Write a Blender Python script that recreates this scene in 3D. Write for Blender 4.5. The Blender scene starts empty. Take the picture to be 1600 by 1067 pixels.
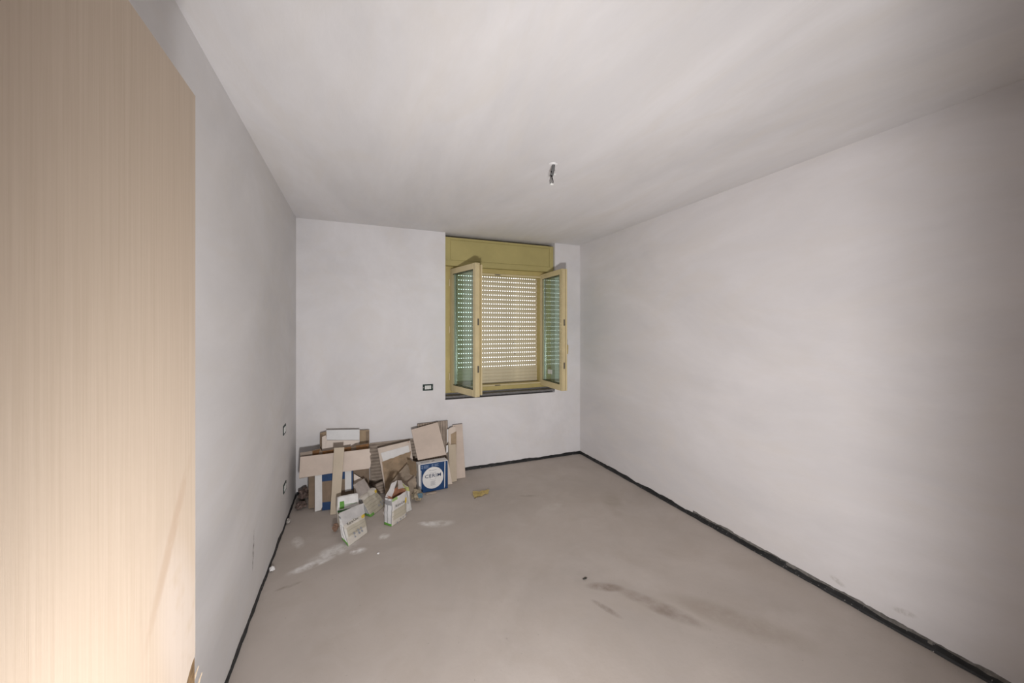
import bpy, bmesh, math, random
from mathutils import Vector, Matrix, noise

# ------------------------------------------------------------------ scene
scene = bpy.context.scene
COL = scene.collection
YAW = math.radians(22.3)
cam_d = bpy.data.cameras.new('camera')
cam = bpy.data.objects.new('camera', cam_d); COL.objects.link(cam)
cam.location = (0, 0, 1.617)
cam.rotation_euler = (math.radians(90), 0, -YAW)
cam_d.sensor_width = 36.0
cam_d.lens = 587.0 / 1600.0 * 36.0
cam_d.shift_y = -(533.5 - 514.0) / 1600.0
cam_d.clip_start = 0.01
scene.camera = cam

w = bpy.data.worlds.new('daylight'); scene.world = w
w.use_nodes = True
w.node_tree.nodes['Background'].inputs[0].default_value = (0.93, 0.97, 1.0, 1)
w.node_tree.nodes['Background'].inputs[1].default_value = 2.8

def area(name, loc, aim, size, power, color, spread):
    d = bpy.data.lights.new(name, 'AREA'); d.shape = 'DISK'; d.size = size
    d.energy = power; d.color = color; d.spread = math.radians(spread)
    o = bpy.data.objects.new(name, d); COL.objects.link(o)
    o.location = loc
    o.rotation_euler = (Vector(aim) - Vector(loc)).to_track_quat('-Z', 'Y').to_euler()
    return o
# the photographer's lamp standing in the doorway
area('doorway_lamp', (0.10, -0.03, 0.96), (2.0, 4.2, 1.50), 0.16, 45.0, (1.0, 0.98, 0.975), 142)

vs = scene.view_settings
vs.view_transform = 'Standard'; vs.look = 'None'; vs.gamma = 1.0
vs.use_curve_mapping = False
vs.exposure = 0.13
scene.display_settings.display_device = 'sRGB'

# ------------------------------------------------------------------ helpers
def obj(name, me, mat=None, parent=None, **props):
    if isinstance(me, bmesh.types.BMesh):
        bm = me; me = bpy.data.meshes.new(name); bm.to_mesh(me); bm.free()
    o = bpy.data.objects.new(name, me); COL.objects.link(o)
    if mat is not None and not me.materials: me.materials.append(mat)
    if parent is not None: o.parent = parent
    for k, v in props.items(): o[k] = v
    return o

def thing(name, label, cat, loc=(0, 0, 0), rz=0, group=None):
    o = bpy.data.objects.new(name, None); COL.objects.link(o)
    o.empty_display_size = 0.05
    o.location = loc; o.rotation_euler = (0, 0, rz)
    o['label'] = label; o['category'] = cat
    if group: o['group'] = group
    bpy.context.view_layer.update()
    return o

def bx(bm, x0, x1, y0, y1, z0, z1, bev=0.0):
    r = bmesh.ops.create_cube(bm, size=1.0)
    vsx = r['verts']
    for v in vsx:
        v.co = Vector((x0 + (v.co.x + .5) * (x1 - x0), y0 + (v.co.y + .5) * (y1 - y0), z0 + (v.co.z + .5) * (z1 - z0)))
    if bev > 0:
        es = set()
        for v in vsx: es.update(v.link_edges)
        bmesh.ops.bevel(bm, geom=list(es), offset=bev, segments=1, affect='EDGES', clamp_overlap=True)
    return bm

def box(name, x0, x1, y0, y1, z0, z1, mat, parent=None, bev=0.0, **props):
    return obj(name, bx(bmesh.new(), x0, x1, y0, y1, z0, z1, bev), mat, parent, **props)

def prism(pts, n, t):
    """polygon pts (Vectors) extruded by t along n"""
    bm = bmesh.new()
    a = [bm.verts.new(p) for p in pts]
    b = [bm.verts.new(Vector(p) + Vector(n) * t) for p in pts]
    bm.faces.new(a); bm.faces.new(b[::-1])
    k = len(a)
    for i in range(k):
        bm.faces.new((a[(i + 1) % k], a[i], b[i], b[(i + 1) % k]))
    bmesh.ops.recalc_face_normals(bm, faces=bm.faces)
    return bm

def slab_bm(key, t=None, off=0.0):
    d = DATA[key]
    m, k = d['n']
    n = Vector((-m, 1, -k)).normalized()
    pts = [Vector(p) + n * off for p in d['p']]
    for p in pts: p.z = max(p.z, 0.001)
    bm = prism(pts, n, d['t'] if t is None else t)
    lo = min(v.co.z for v in bm.verts)
    if lo < 0.0:
        for v in bm.verts: v.co.z -= lo
    return bm

def bevel(bm, off):
    bmesh.ops.bevel(bm, geom=list(bm.edges), offset=off, segments=1, affect='EDGES', clamp_overlap=True)
    return bm

def tube(bm, pts, r, seg=8, cap=True):
    pts = [Vector(p) for p in pts]
    rings = []
    rr = r if isinstance(r, (list, tuple)) else [r] * len(pts)
    prev = None
    for i, p in enumerate(pts):
        d = (pts[min(i + 1, len(pts) - 1)] - pts[max(i - 1, 0)]).normalized()
        u = d.orthogonal().normalized() if prev is None else (prev - d * prev.dot(d)).normalized()
        prev = u
        v = d.cross(u)
        rings.append([bm.verts.new(p + (u * math.cos(a) + v * math.sin(a)) * rr[i]) for a in [2 * math.pi * j / seg for j in range(seg)]])
    for a, b in zip(rings, rings[1:]):
        for j in range(seg):
            bm.faces.new((a[j], a[(j + 1) % seg], b[(j + 1) % seg], b[j]))
    if cap:
        bm.faces.new(rings[0][::-1]); bm.faces.new(rings[-1])
    return bm

def text_mesh(name, s, size, M, mat, parent, align='CENTER', sx=1.0, space=1.0, bold=0.0):
    """flat printed lettering; M maps the text plane (x right, y up) into the world"""
    c = bpy.data.curves.new(name, 'FONT'); c.body = s; c.size = size
    c.align_x = align; c.align_y = 'CENTER'; c.resolution_u = 2; c.space_character = space; c.offset = bold
    o = bpy.data.objects.new(name, c); COL.objects.link(o)
    dg = bpy.context.evaluated_depsgraph_get()
    me = bpy.data.meshes.new_from_object(o.evaluated_get(dg))
    bpy.data.objects.remove(o)
    me.name = name
    me.transform(M @ Matrix.Diagonal((sx, 1, 1, 1)))
    me.materials.clear()
    return obj(name, me, mat, parent)

def frame(o, ex, ey):
    ex = Vector(ex).normalized(); ey = Vector(ey); ey = (ey - ex * ey.dot(ex)).normalized()
    ez = ex.cross(ey)
    return Matrix(((ex.x, ey.x, ez.x, o[0]), (ex.y, ey.y, ez.y, o[1]), (ex.z, ey.z, ez.z, o[2]), (0, 0, 0, 1)))

# ------------------------------------------------------------------ materials
def new_mat(name):
    m = bpy.data.materials.new(name); m.use_nodes = True
    nt = m.node_tree
    return m, nt, nt.nodes['Principled BSDF']

def N(nt, kind, **kw):
    n = nt.nodes.new(kind)
    for k, v in kw.items():
        if k.startswith('_'): setattr(n, k[1:], v)
        else:
            key = int(k[1:]) if k[0] == 'i' and k[1:].isdigit() else k
            n.inputs[key].default_value = v
    return n

def coords(nt, scale=(1, 1, 1), rot=(0, 0, 0)):
    tc = N(nt, 'ShaderNodeTexCoord')
    mp = N(nt, 'ShaderNodeMapping')
    mp.inputs['Scale'].default_value = scale
    mp.inputs['Rotation'].default_value = rot
    nt.links.new(tc.outputs['Object'], mp.inputs['Vector'])
    return mp.outputs['Vector']

def noise_fac(nt, vec, scale, detail=4, rough=.6, lo=.35, hi=.65, dist=0.0):
    n = N(nt, 'ShaderNodeTexNoise', Scale=scale, Detail=detail, Roughness=rough, Distortion=dist)
    nt.links.new(vec, n.inputs['Vector'])
    r = N(nt, 'ShaderNodeMapRange'); r.inputs[1].default_value = lo; r.inputs[2].default_value = hi
    nt.links.new(n.outputs['Fac'], r.inputs[0])
    return r.outputs[0]

def mixc(nt, fac, a, b, mode='MIX'):
    x = N(nt, 'ShaderNodeMix', _data_type='RGBA', _blend_type=mode)
    if isinstance(fac, (int, float)): x.inputs[0].default_value = fac
    else: nt.links.new(fac, x.inputs[0])
    for i, c in ((6, a), (7, b)):
        if isinstance(c, tuple): x.inputs[i].default_value = (c + (1,))[:4]
        else: nt.links.new(c, x.inputs[i])
    return x.outputs[2]

def mathn(nt, op, a, b=None):
    x = N(nt, 'ShaderNodeMath', _operation=op)
    for i, c in enumerate((a, b)):
        if c is None: continue
        if isinstance(c, (int, float)): x.inputs[i].default_value = c
        else: nt.links.new(c, x.inputs[i])
    return x.outputs[0]

def bump(nt, bsdf, h, strength=.2, dist=.002):
    b = N(nt, 'ShaderNodeBump', Strength=strength, Distance=dist)
    nt.links.new(h, b.inputs['Height']); nt.links.new(b.outputs['Normal'], bsdf.inputs['Normal'])

def simple(name, c, rough=.6, var=.12, scale=8.0, metal=0.0, bmp=0.0, bscale=60.0, stretch=(1, 1, 1), spec=.3):
    m, nt, b = new_mat(name)
    v = coords(nt, stretch)
    f = noise_fac(nt, v, scale, 5, .65)
    dk = tuple(x * (1 - var) for x in c); lt = tuple(min(1, x * (1 + var)) for x in c)
    nt.links.new(mixc(nt, f, dk, lt), b.inputs['Base Color'])
    b.inputs['Roughness'].default_value = rough
    b.inputs['Metallic'].default_value = metal
    b.inputs['Specular IOR Level'].default_value = spec
    if bmp > 0:
        n = N(nt, 'ShaderNodeTexNoise', Scale=bscale, Detail=4)
        nt.links.new(v, n.inputs['Vector'])
        bump(nt, b, n.outputs['Fac'], bmp, .003)
    return m

def blob(nt, co, cx, cy, rx, ry, ang, ax=('X', 'Y')):
    """soft elliptical mask around a place on a surface (object coordinates)"""
    s = N(nt, 'ShaderNodeSeparateXYZ'); nt.links.new(co, s.inputs[0])
    dx = mathn(nt, 'SUBTRACT', s.outputs[ax[0]], cx); dy = mathn(nt, 'SUBTRACT', s.outputs[ax[1]], cy)
    ca, sa = math.cos(ang), math.sin(ang)
    u = mathn(nt, 'ADD', mathn(nt, 'MULTIPLY', dx, ca / rx), mathn(nt, 'MULTIPLY', dy, sa / rx))
    v = mathn(nt, 'ADD', mathn(nt, 'MULTIPLY', dx, -sa / ry), mathn(nt, 'MULTIPLY', dy, ca / ry))
    d = mathn(nt, 'ADD', mathn(nt, 'MULTIPLY', u, u), mathn(nt, 'MULTIPLY', v, v))
    r = N(nt, 'ShaderNodeMapRange', _interpolation_type='SMOOTHSTEP'); r.inputs[1].default_value = 0; r.inputs[2].default_value = 1
    r.inputs[3].default_value = 1; r.inputs[4].default_value = 0
    nt.links.new(d, r.inputs[0])
    return r.outputs[0]

def plaster(name, base, stretch, rot=(0, 0, 0), marks=()):
    m, nt, b = new_mat(name)
    v = coords(nt, stretch, rot)
    c1 = mixc(nt, noise_fac(nt, v, 1.1, 6, .6, .32, .68, .6), tuple(x * .89 for x in base), tuple(x * 1.07 for x in base))
    warm = (base[0] * .97, base[1] * .94, base[2] * .88)
    c2 = mixc(nt, mathn(nt, 'MULTIPLY', noise_fac(nt, v, 2.6, 7, .65, .45, .75, 1.2), .55), c1, warm)
    c3 = mixc(nt, mathn(nt, 'MULTIPLY', noise_fac(nt, v, 7, 8, .7, .5, .8, .4), .25), c2, tuple(min(1, x * 1.1) for x in base))
    out = c3
    raw = coords(nt)
    for (a, bb, rx, ry, ang, axs, colr, amt) in marks:
        mk = mathn(nt, 'MULTIPLY', blob(nt, raw, a, bb, rx, ry, ang, axs), mathn(nt, 'MULTIPLY', noise_fac(nt, raw, 40, 4, .7, .35, .6), amt))
        out = mixc(nt, mk, out, colr)
    nt.links.new(out, b.inputs['Base Color'])
    b.inputs['Roughness'].default_value = .92
    b.inputs['Specular IOR Level'].default_value = .15
    h = mathn(nt, 'ADD', mathn(nt, 'MULTIPLY', noise_fac(nt, v, 3, 6, .6, .2, .8), 1.0), mathn(nt, 'MULTIPLY', noise_fac(nt, v, 60, 3, .6, .2, .8), .06))
    bump(nt, b, h, .35, .006)
    return m

# outlines of the leaning pieces, in metres (n: in-plane slope and lean, t: thickness)
DATA = {
    'rear_carton': {'n': (0, 0.2), 't': 0.06, 'p': [(-0.342, 4.098, 0.591), (-0.292, 4.1, 0.601), (0.107, 4.095, 0.576), (0.104, 3.98, 0.0), (-0.332, 3.98, 0.0)]},
    'white_tile': {'n': (0, 0.2), 't': 0.01, 'p': [(-0.285, 4.081, 0.63), (0.016, 4.076, 0.607), (0.01, 3.955, 0.0), (-0.276, 3.955, 0.0)]},
    'cream_tile': {'n': (0, 0.2), 't': 0.01, 'p': [(-0.321, 4.05, 0.576), (-0.288, 4.053, 0.588), (-0.279, 4.043, 0.54), (0.01, 4.037, 0.509), (0.004, 3.935, 0.0), (-0.312, 3.935, 0.0)]},
    'kraft_carton': {'n': (0, 0.2), 't': 0.045, 'p': [(-0.419, 3.896, 0.478), (-0.394, 3.898, 0.489), (-0.325, 3.9, 0.498), (-0.304, 3.893, 0.465), (-0.08, 3.893, 0.467), (-0.018, 3.899, 0.495), (0.102, 3.9, 0.502), (0.073, 3.893, 0.467), (0.066, 3.8, 0.0), (-0.409, 3.8, 0.0)]},
    'blue_box': {'n': (-0.1, 0.15), 't': 0.05, 'p': [(-0.361, 3.804, 0.418), (-0.042, 3.773, 0.427), (-0.042, 3.709, 0.0), (-0.355, 3.741, 0.0)]},
    'bb_white_l': {'n': (-0.1, 0.15), 't': 0.0015, 'p': [(-0.358, 3.796, 0.375), (-0.301, 3.79, 0.375), (-0.294, 3.738, 0.032), (-0.307, 3.735, 0.007), (-0.352, 3.738, -0.003)]},
    'bb_white_r': {'n': (-0.1, 0.15), 't': 0.0015, 'p': [(-0.11, 3.77, 0.372), (-0.056, 3.765, 0.373), (-0.055, 3.731, 0.144), (-0.109, 3.735, 0.139)]},
    'bb_blue_t': {'n': (-0.1, 0.15), 't': 0.0015, 'p': [(-0.301, 3.789, 0.369), (-0.11, 3.77, 0.372), (-0.109, 3.752, 0.25), (-0.299, 3.77, 0.246)]},
    'bb_blue_b': {'n': (-0.1, 0.15), 't': 0.0015, 'p': [(-0.296, 3.744, 0.07), (-0.109, 3.725, 0.068), (-0.108, 3.713, -0.008), (-0.296, 3.734, 0.003)]},
    'bb_edge': {'n': (-0.1, 0.15), 't': 0.0015, 'p': [(-0.056, 3.765, 0.373), (-0.042, 3.764, 0.373), (-0.042, 3.731, 0.154), (-0.055, 3.731, 0.144)]},
    'plank_rear': {'n': (0, 0.2), 't': 0.01, 'p': [(-0.483, 3.865, 0.499), (-0.385, 3.866, 0.504), (-0.381, 3.823, 0.288), (-0.485, 3.821, 0.281)]},
    'plank_h': {'n': (-0.1, 0.15), 't': 0.012, 'p': [(-0.473, 3.786, 0.485), (-0.189, 3.759, 0.494), (0.103, 3.731, 0.505), (0.1, 3.727, 0.477), (0.114, 3.722, 0.453), (0.103, 3.721, 0.437), (0.111, 3.713, 0.385), (0.108, 3.707, 0.346), (0.097, 3.706, 0.33), (-0.198, 3.734, 0.322), (-0.479, 3.76, 0.308)]},
    'plank_v': {'n': (-0.1, 0.23), 't': 0.012, 'p': [(-0.199, 3.74, 0.544), (-0.114, 3.731, 0.543), (-0.149, 3.61, 0.0), (-0.224, 3.617, 0.0)]},
    'fragment': {'n': (0, 0.3), 't': 0.01, 'p': [(-0.035, 3.8, 0.268), (0.043, 3.783, 0.209), (0.02, 3.72, 0.0), (-0.034, 3.72, 0.0)]},
    'rib_rear': {'n': (0, 0.1), 't': 0.01, 'p': [(0.115, 4.161, 0.433), (0.582, 4.161, 0.434), (0.576, 4.118, 0.0), (0.114, 4.118, 0.0)]},
    'rib_front': {'n': (0, 0.12), 't': 0.01, 'p': [(0.108, 4.136, 0.421), (0.612, 4.135, 0.414), (0.605, 4.085, 0.0), (0.137, 4.085, 0.0)]},
    'rib_low': {'n': (0, 0.5), 't': 0.01, 'p': [(0.144, 3.94, 0.079), (0.228, 3.95, 0.1), (0.249, 3.9, 0.0), (0.184, 3.9, 0.0)]},
    'paper_tile': {'n': (0, 0.5), 't': 0.03, 'p': [(0.183, 4.004, 0.408), (0.504, 4.022, 0.444), (0.538, 3.846, 0.092), (0.249, 3.8, 0.0)]},
    'white_sheet': {'n': (0, 0.5), 't': 0.0015, 'p': [(0.212, 3.985, 0.372), (0.483, 4.004, 0.412), (0.496, 3.958, 0.318), (0.234, 3.945, 0.292)]},
    'paper': {'n': (0, 0.5), 't': 0, 'p': [(0.221, 3.933, 0.298), (0.503, 3.965, 0.361), (0.466, 3.869, 0.171), (0.249, 3.794, 0.02)]},
    'crump1': {'n': (0, 0.45), 't': 0, 'p': [(0.275, 3.76, 0.134), (0.449, 3.83, 0.288), (0.511, 3.785, 0.188), (0.343, 3.735, 0.078)]},
    'crump2': {'n': (0, 0.45), 't': 0, 'p': [(0.447, 3.81, 0.333), (0.531, 3.796, 0.301), (0.53, 3.742, 0.182), (0.47, 3.75, 0.2)]},
    'crump3': {'n': (0, 0.4), 't': 0, 'p': [(0.374, 3.686, 0.116), (0.52, 3.719, 0.198), (0.513, 3.666, 0.065), (0.44, 3.653, 0.034)]},
    'rib_right': {'n': (0, 0.25), 't': 0.01, 'p': [(0.592, 4.133, 0.593), (0.923, 4.135, 0.6), (0.9, 3.985, 0.0), (0.59, 3.985, 0.0)]},
    'square_tile': {'n': (0, 0.6), 't': 0.012, 'p': [(0.515, 4.03, 0.567), (0.798, 4.057, 0.612), (0.852, 3.877, 0.311), (0.56, 3.866, 0.294)]},
    'cerim': {'n': (0.08, 0.03), 't': 0.105, 'p': [(0.548, 3.757, 0.282), (0.847, 3.781, 0.283), (0.845, 3.773, 0.0), (0.555, 3.749, 0.0)]},
    'plank_r1': {'n': (0, 0.25), 't': 0.012, 'p': [(0.971, 4.107, 0.548), (1.084, 4.108, 0.551), (1.083, 3.97, 0.0), (0.973, 3.97, 0.0)]},
    'plank_r2': {'n': (0, 0.3), 't': 0.012, 'p': [(0.905, 4.022, 0.391), (0.935, 4.014, 0.363), (0.984, 4.014, 0.364), (0.986, 4.003, 0.325), (0.971, 3.905, 0.0), (0.896, 3.905, 0.0)]},
    'frag_r': {'n': (0, 0.28), 't': 0.01, 'p': [(0.914, 4.07, 0.517), (0.934, 4.074, 0.532), (0.971, 4.077, 0.541), (0.996, 4.076, 0.539), (0.999, 4.062, 0.489), (0.941, 4.055, 0.466), (0.935, 4.017, 0.327), (0.905, 4.021, 0.343)]},
    'frag_r2': {'n': (0, 0.27), 't': 0.01, 'p': [(0.94, 4.07, 0.472), (1.006, 4.073, 0.486), (0.973, 3.942, 0.0), (0.911, 3.942, 0.0)]},
    'sliver1': {'n': (0, 0.28), 't': 0.006, 'p': [(0.897, 4.047, 0.525), (0.909, 4.048, 0.53), (0.901, 4.012, 0.401), (0.889, 4.009, 0.39)]},
    'sliver2': {'n': (0, 0.28), 't': 0.006, 'p': [(0.874, 3.984, 0.371), (0.895, 3.985, 0.375), (0.89, 3.966, 0.306), (0.869, 3.963, 0.296)]},
    'tri': {'n': (0, 0.2), 't': 0.01, 'p': [(0.876, 3.909, 0.245), (0.912, 3.86, 0.0), (0.865, 3.86, 0.0)]},
}

WALL = (.71, .695, .695)
M_wall_back = plaster('plaster_back_wall', (.74, .725, .735), (1, 1, 1))
M_wall_left = plaster('plaster_left_wall', WALL, (1, .5, 1), marks=[(2.57, .34, .02, .13, -.15, ('Y', 'Z'), (.16, .14, .12), .9)])
M_wall_right = plaster('plaster_right_wall', (.72, .695, .70), (1, .45, 1.2),
    marks=[(1.35, .1, .05, .02, .3, ('Y', 'Z'), (.4, .37, .34), .5), (1.05, .12, .06, .02, -.2, ('Y', 'Z'), (.4, .37, .34), .5)])
M_ceiling = plaster('plaster_ceiling', (.75, .735, .74), (1.3, .42, 1), (0, 0, math.radians(-14)))

# screed floor with dust and scuffs
m, nt, b = new_mat('cement_screed'); M_floor = m
v = coords(nt); FB = (.505, .45, .41)
c = mixc(nt, noise_fac(nt, v, .8, 6, .6, .3, .7, .5), tuple(x * .84 for x in FB), tuple(x * 1.09 for x in FB))
c = mixc(nt, mathn(nt, 'MULTIPLY', noise_fac(nt, v, 3.2, 7, .65, .45, .75, .8), .5), c, (.43, .37, .32))
c = mixc(nt, mathn(nt, 'MULTIPLY', noise_fac(nt, v, 2.1, 5, .6, .52, .8, .3), .45), c, (.60, .55, .515))
c = mixc(nt, mathn(nt, 'MULTIPLY', noise_fac(nt, v, 55, 3, .5, .70, .76), .5), c, (.27, .23, .2))
for (px, py, rx, ry, ang, colr, amt, sc) in [
        (-.30, 2.90, .17, .05, .35, (.84, .82, .81), 1.0, 14), (-.16, 3.02, .22, .10, .5, (.80, .78, .76), .8, 12),
        (.0, 2.96, .07, .05, 0, (.84, .82, .81), 1.0, 22), (.545, 3.15, .11, .045, -.5, (.84, .82, .81), 1.0, 16), (.62, 3.12, .16, .07, -.2, (.75, .73, .7), .6, 14),
        (.19, 3.09, .06, .05, .9, (.80, .78, .75), .8, 20), (-.42, 3.25, .05, .12, .3, (.74, .71, .68), .7, 20),
        (1.43, 1.96, .14, .05, -.5, (.25, .20, .165), .85, 6), (1.62, 1.70, .30, .07, -1.05, (.25, .20, .165), .75, 5),
        (1.33, 1.80, .12, .025, -1.2, (.22, .18, .15), .7, 12), (-.40, 2.72, .09, .02, .25, (.28, .23, .19), .8, 14),
        (1.95, 1.45, .45, .12, -.95, (.33, .275, .23), .6, 4), (2.2, 2.9, .35, .12, 1.2, (.36, .31, .26), .5, 4), (1.55, 3.3, .16, .03, -.4, (.33, .28, .24), .6, 14), (1.6, 3.0, .2, .08, .4, (.60, .56, .52), .6, 8)]:
    mk = mathn(nt, 'MULTIPLY', blob(nt, v, px, py, rx, ry, ang), mathn(nt, 'MULTIPLY', noise_fac(nt, v, sc, 5, .65, .33, .6), amt))
    c = mixc(nt, mk, c, colr)
nt.links.new(c, b.inputs['Base Color'])
b.inputs['Roughness'].default_value = .78; b.inputs['Specular IOR Level'].default_value = .25
bump(nt, b, noise_fac(nt, v, 24, 8, .7, .2, .8), .25, .003)

# damp-proof strip: black with pale mortar specks
m, nt, b = new_mat('black_membrane'); M_strip = m
v = coords(nt)
c = mixc(nt, noise_fac(nt, v, 9, 5, .7, .35, .7), (.006, .007, .008), (.030, .031, .033))
c = mixc(nt, noise_fac(nt, v, 85, 3, .6, .66, .72), c, (.42, .40, .38))
nt.links.new(c, b.inputs['Base Color']); b.inputs['Roughness'].default_value = .5
M_lip = simple('grey_mortar_smear', (.17, .16, .15), .9, .3, 30)

# ------------------------------------------------------------------ room shell
XL, XR, YB, HC = -.558, 2.67, 4.18, 2.70
YF0, YF1 = 0.0, .12            # front wall with the doorway the camera stands in
WX0, WX1, WZ0, WZ1 = .907, 2.300, .842, 2.668
box('floor', XL - .2, XR + .2, -1.9, YB + .35, -.12, 0, M_floor, kind='structure')
box('ceiling', XL - .2, XR + .2, -1.9, YB + .35, HC, HC + .12, M_ceiling, kind='structure')
box('wall_left', XL - .2, XL, -1.9, YB + .35, 0, HC, M_wall_left, kind='structure')
box('wall_right', XR, XR + .2, -1.9, YB + .35, 0, HC, M_wall_right, kind='structure')
bm = bmesh.new()
bx(bm, XL, WX0, YB, YB + .35, 0, HC); bx(bm, WX1, XR, YB, YB + .35, 0, HC)
bx(bm, WX0, WX1, YB, YB + .35, 0, WZ0 - .02)
bx(bm, WX0, WX1, YB + .17, YB + .35, WZ1, HC)
obj('wall_back', bm, M_wall_back, kind='structure')
bm = bmesh.new()
DX0, DX1, DZ = -.36, .50, 2.12
bx(bm, XL, DX0, YF0, YF1, 0, HC); bx(bm, DX1, XR, YF0, YF1, 0, HC); bx(bm, DX0, DX1, YF0, YF1, DZ, HC)
obj('wall_front', bm, M_wall_back, kind='structure')
box('wall_hall', XL - .2, XR + .2, -1.9, -1.75, 0, HC, M_wall_back, kind='structure')

def strip(name, axis, fixed, a0, a1, h, seed, out, ragged=.30):
    """thin strip standing at the foot of a wall, with an uneven top edge"""
    rnd = random.Random(seed)
    bm = bmesh.new(); n = int((a1 - a0) / .03)
    cols = []
    for i in range(n + 1):
        a = a0 + (a1 - a0) * i / n
        hh = h * (max(.35, .86 + ragged * noise.noise(Vector((a * 5, seed, 0)))) + rnd.uniform(-.07, .07))
        t = .004 + .002 * noise.noise(Vector((a * 9, seed, 5)))
        fo = t + .006 + .006 * noise.noise(Vector((a * 12, seed, 3)))
        prof = [(0, hh), (t, hh), (t, hh * .35), (fo, .0015), (0, .0015)]
        ring = []
        for d, z in prof:
            ring.append(bm.verts.new((a, fixed + out * d, z) if axis == 'x' else (fixed + out * d, a, z)))
        cols.append(ring)
    for r0, r1 in zip(cols, cols[1:]):
        for j in range(4): bm.faces.new((r0[j], r0[j + 1], r1[j + 1], r1[j]))
    bmesh.ops.recalc_face_normals(bm, faces=bm.faces)
    return obj(name, bm, M_strip, kind='structure')
strip('baseboard_back', 'x', YB, XL + .004, XR - .004, .040, 3, -1)
sr = strip('baseboard_right', 'y', XR, YF1 + .01, YB - .004, .046, 7, -1)
strip('baseboard_left', 'y', XL, YF1 + .01, YB - .01, .024, 11, 1, .9)
# ragged lip of grey mortar above the black strip on the right
bm = bmesh.new(); rings = []
for i in range(121):
    a = .3 + 2.1 * i / 120
    hh = .052 + .018 * max(0, noise.noise(Vector((a * 6, 2, 0)))) + .006 * noise.noise(Vector((a * 40, 2, 0)))
    rings.append([bm.verts.new((XR - d, a, z)) for d, z in ((.0005, hh), (.0035, hh - .003), (.0035, .03), (.0005, .03))])
for r0, r1 in zip(rings, rings[1:]):
    for j in range(3): bm.faces.new((r0[j], r0[j + 1], r1[j + 1], r1[j]))
bmesh.ops.recalc_face_normals(bm, faces=bm.faces)
obj('mortar_lip', bm, M_lip, sr)

# ------------------------------------------------------------------ door leaf on the left
m, nt, b = new_mat('oak_veneer'); M_door = m
raw = coords(nt); vg = coords(nt, (1, 30, .55))
c = mixc(nt, noise_fac(nt, vg, 5, 6, .65, .3, .7), (.455, .365, .28), (.53, .435, .345))
c = mixc(nt, mathn(nt, 'MULTIPLY', noise_fac(nt, raw, 2.5, 5, .6, .4, .7), .3), c, (.49, .395, .31))
# pale worn patch at the lock side with a darker band along it
pale = mathn(nt, 'MULTIPLY', blob(nt, raw, .745, 1.04, .10, .26, .35, ('Y', 'Z')), noise_fac(nt, raw, 14, 3, .5, .3, .45))
c = mixc(nt, mathn(nt, 'MULTIPLY', pale, .55), c, (.57, .495, .44))
dark = mathn(nt, 'MULTIPLY', blob(nt, raw, .695, 1.235, .19, .022, .98, ('Y', 'Z')), noise_fac(nt, raw, 20, 3, .5, .3, .45))
c = mixc(nt, mathn(nt, 'MULTIPLY', dark, .8), c, (.44, .335, .25))
nt.links.new(c, b.inputs['Base Color']); b.inputs['Roughness'].default_value = .62; b.inputs['Specular IOR Level'].default_value = .25
bump(nt, b, noise_fac(nt, vg, 14, 4, .6, .2, .8), .15, .001)
M_core = simple('raw_wood_core', (.17, .105, .05), .9, .4, 60)
M_splint = simple('pale_wood_splinter', (.66, .53, .38), .8, .2, 40)

dr = thing('door_1', 'open light oak door leaf close on the left, splintered at its lock', 'door', (-.332, .165, 0))
dr['kind'] = 'structure'
bm = bmesh.new()
pts = [Vector((.02, 0, .008)), Vector((.02, .805, .008))]
brk = [(.805, .845), (.705, .850), (.712, .880), (.735, .902), (.758, .917), (.776, .930), (.790, .938), (.805, .941)]
pts += [Vector((.02, a, z)) for a, z in brk]
pts += [Vector((.02, .805, 2.1)), Vector((.02, 0, 2.1))]
leaf = obj('leaf', prism(pts, (-1, 0, 0), .04), M_door, dr)
bm = bmesh.new()
bx(bm, -.0195, .0190, .69, .8042, .83, .939)
for v_ in bm.verts:
    if v_.co.z > .93 and v_.co.y < .78: v_.co.z -= .05
obj('lock_core', bm, M_core, dr)
rnd = random.Random(4)
for i in range(9):
    bm = bmesh.new()
    y0 = .772 + .004 * i * .6; z0 = .862 + .006 * i
    p0 = Vector((.019 - .003 * i, y0 - .022, .838 + .003 * i)); p1 = p0 + Vector((rnd.uniform(-.004, .006), rnd.uniform(.040, .105), rnd.uniform(.012, .030)))
    tube(bm, [p0, (p0 + p1) / 2 + Vector((.003, 0, .002)), p1], [.004, .0035, .0008], 5)
    obj('splinter', bm, M_splint, dr)
for z in (.25, 1.05, 1.85):
    bm = bmesh.new(); tube(bm, [(.028, -.012, z - .05), (.028, -.012, z + .05)], .007, 10)
    obj('hinge', bm, simple('hinge_steel', (.5, .47, .4), .35, .1, 20, metal=.9) if z < .3 else bpy.data.materials['hinge_steel'], dr)

# ------------------------------------------------------------------ window
M_frame = simple('ochre_paint_frame', (.50, .41, .17), .5, .08, 5, bmp=.05)
M_sash = simple('cream_paint_sash', (.61, .515, .305), .45, .07, 5, bmp=.05)
M_box = simple('olive_yellow_paint', (.43, .37, .155), .5, .07, 3, bmp=.05)
M_gasket = simple('dark_gasket', (.02, .022, .02), .6, .1)
M_sill = simple('grey_stone_sill', (.17, .165, .165), .6, .2, 40)
M_steel = simple('steel_fitting', (.16, .15, .13), .35, .15, 30, metal=.8)
M_brass = simple('brass_handle', (.55, .45, .22), .35, .1, 30, metal=.6)
M_slat = simple('shutter_pvc', (.66, .585, .42), .55, .10, 3, stretch=(1, 1, 1))
M_white = simple('white_plastic', (.74, .75, .73), .45, .04)
M_sticker = simple('white_sticker', (.80, .82, .80), .6, .05)
M_alu = simple('aluminium_spacer', (.62, .62, .60), .3, .1, 10, metal=.7)

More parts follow.
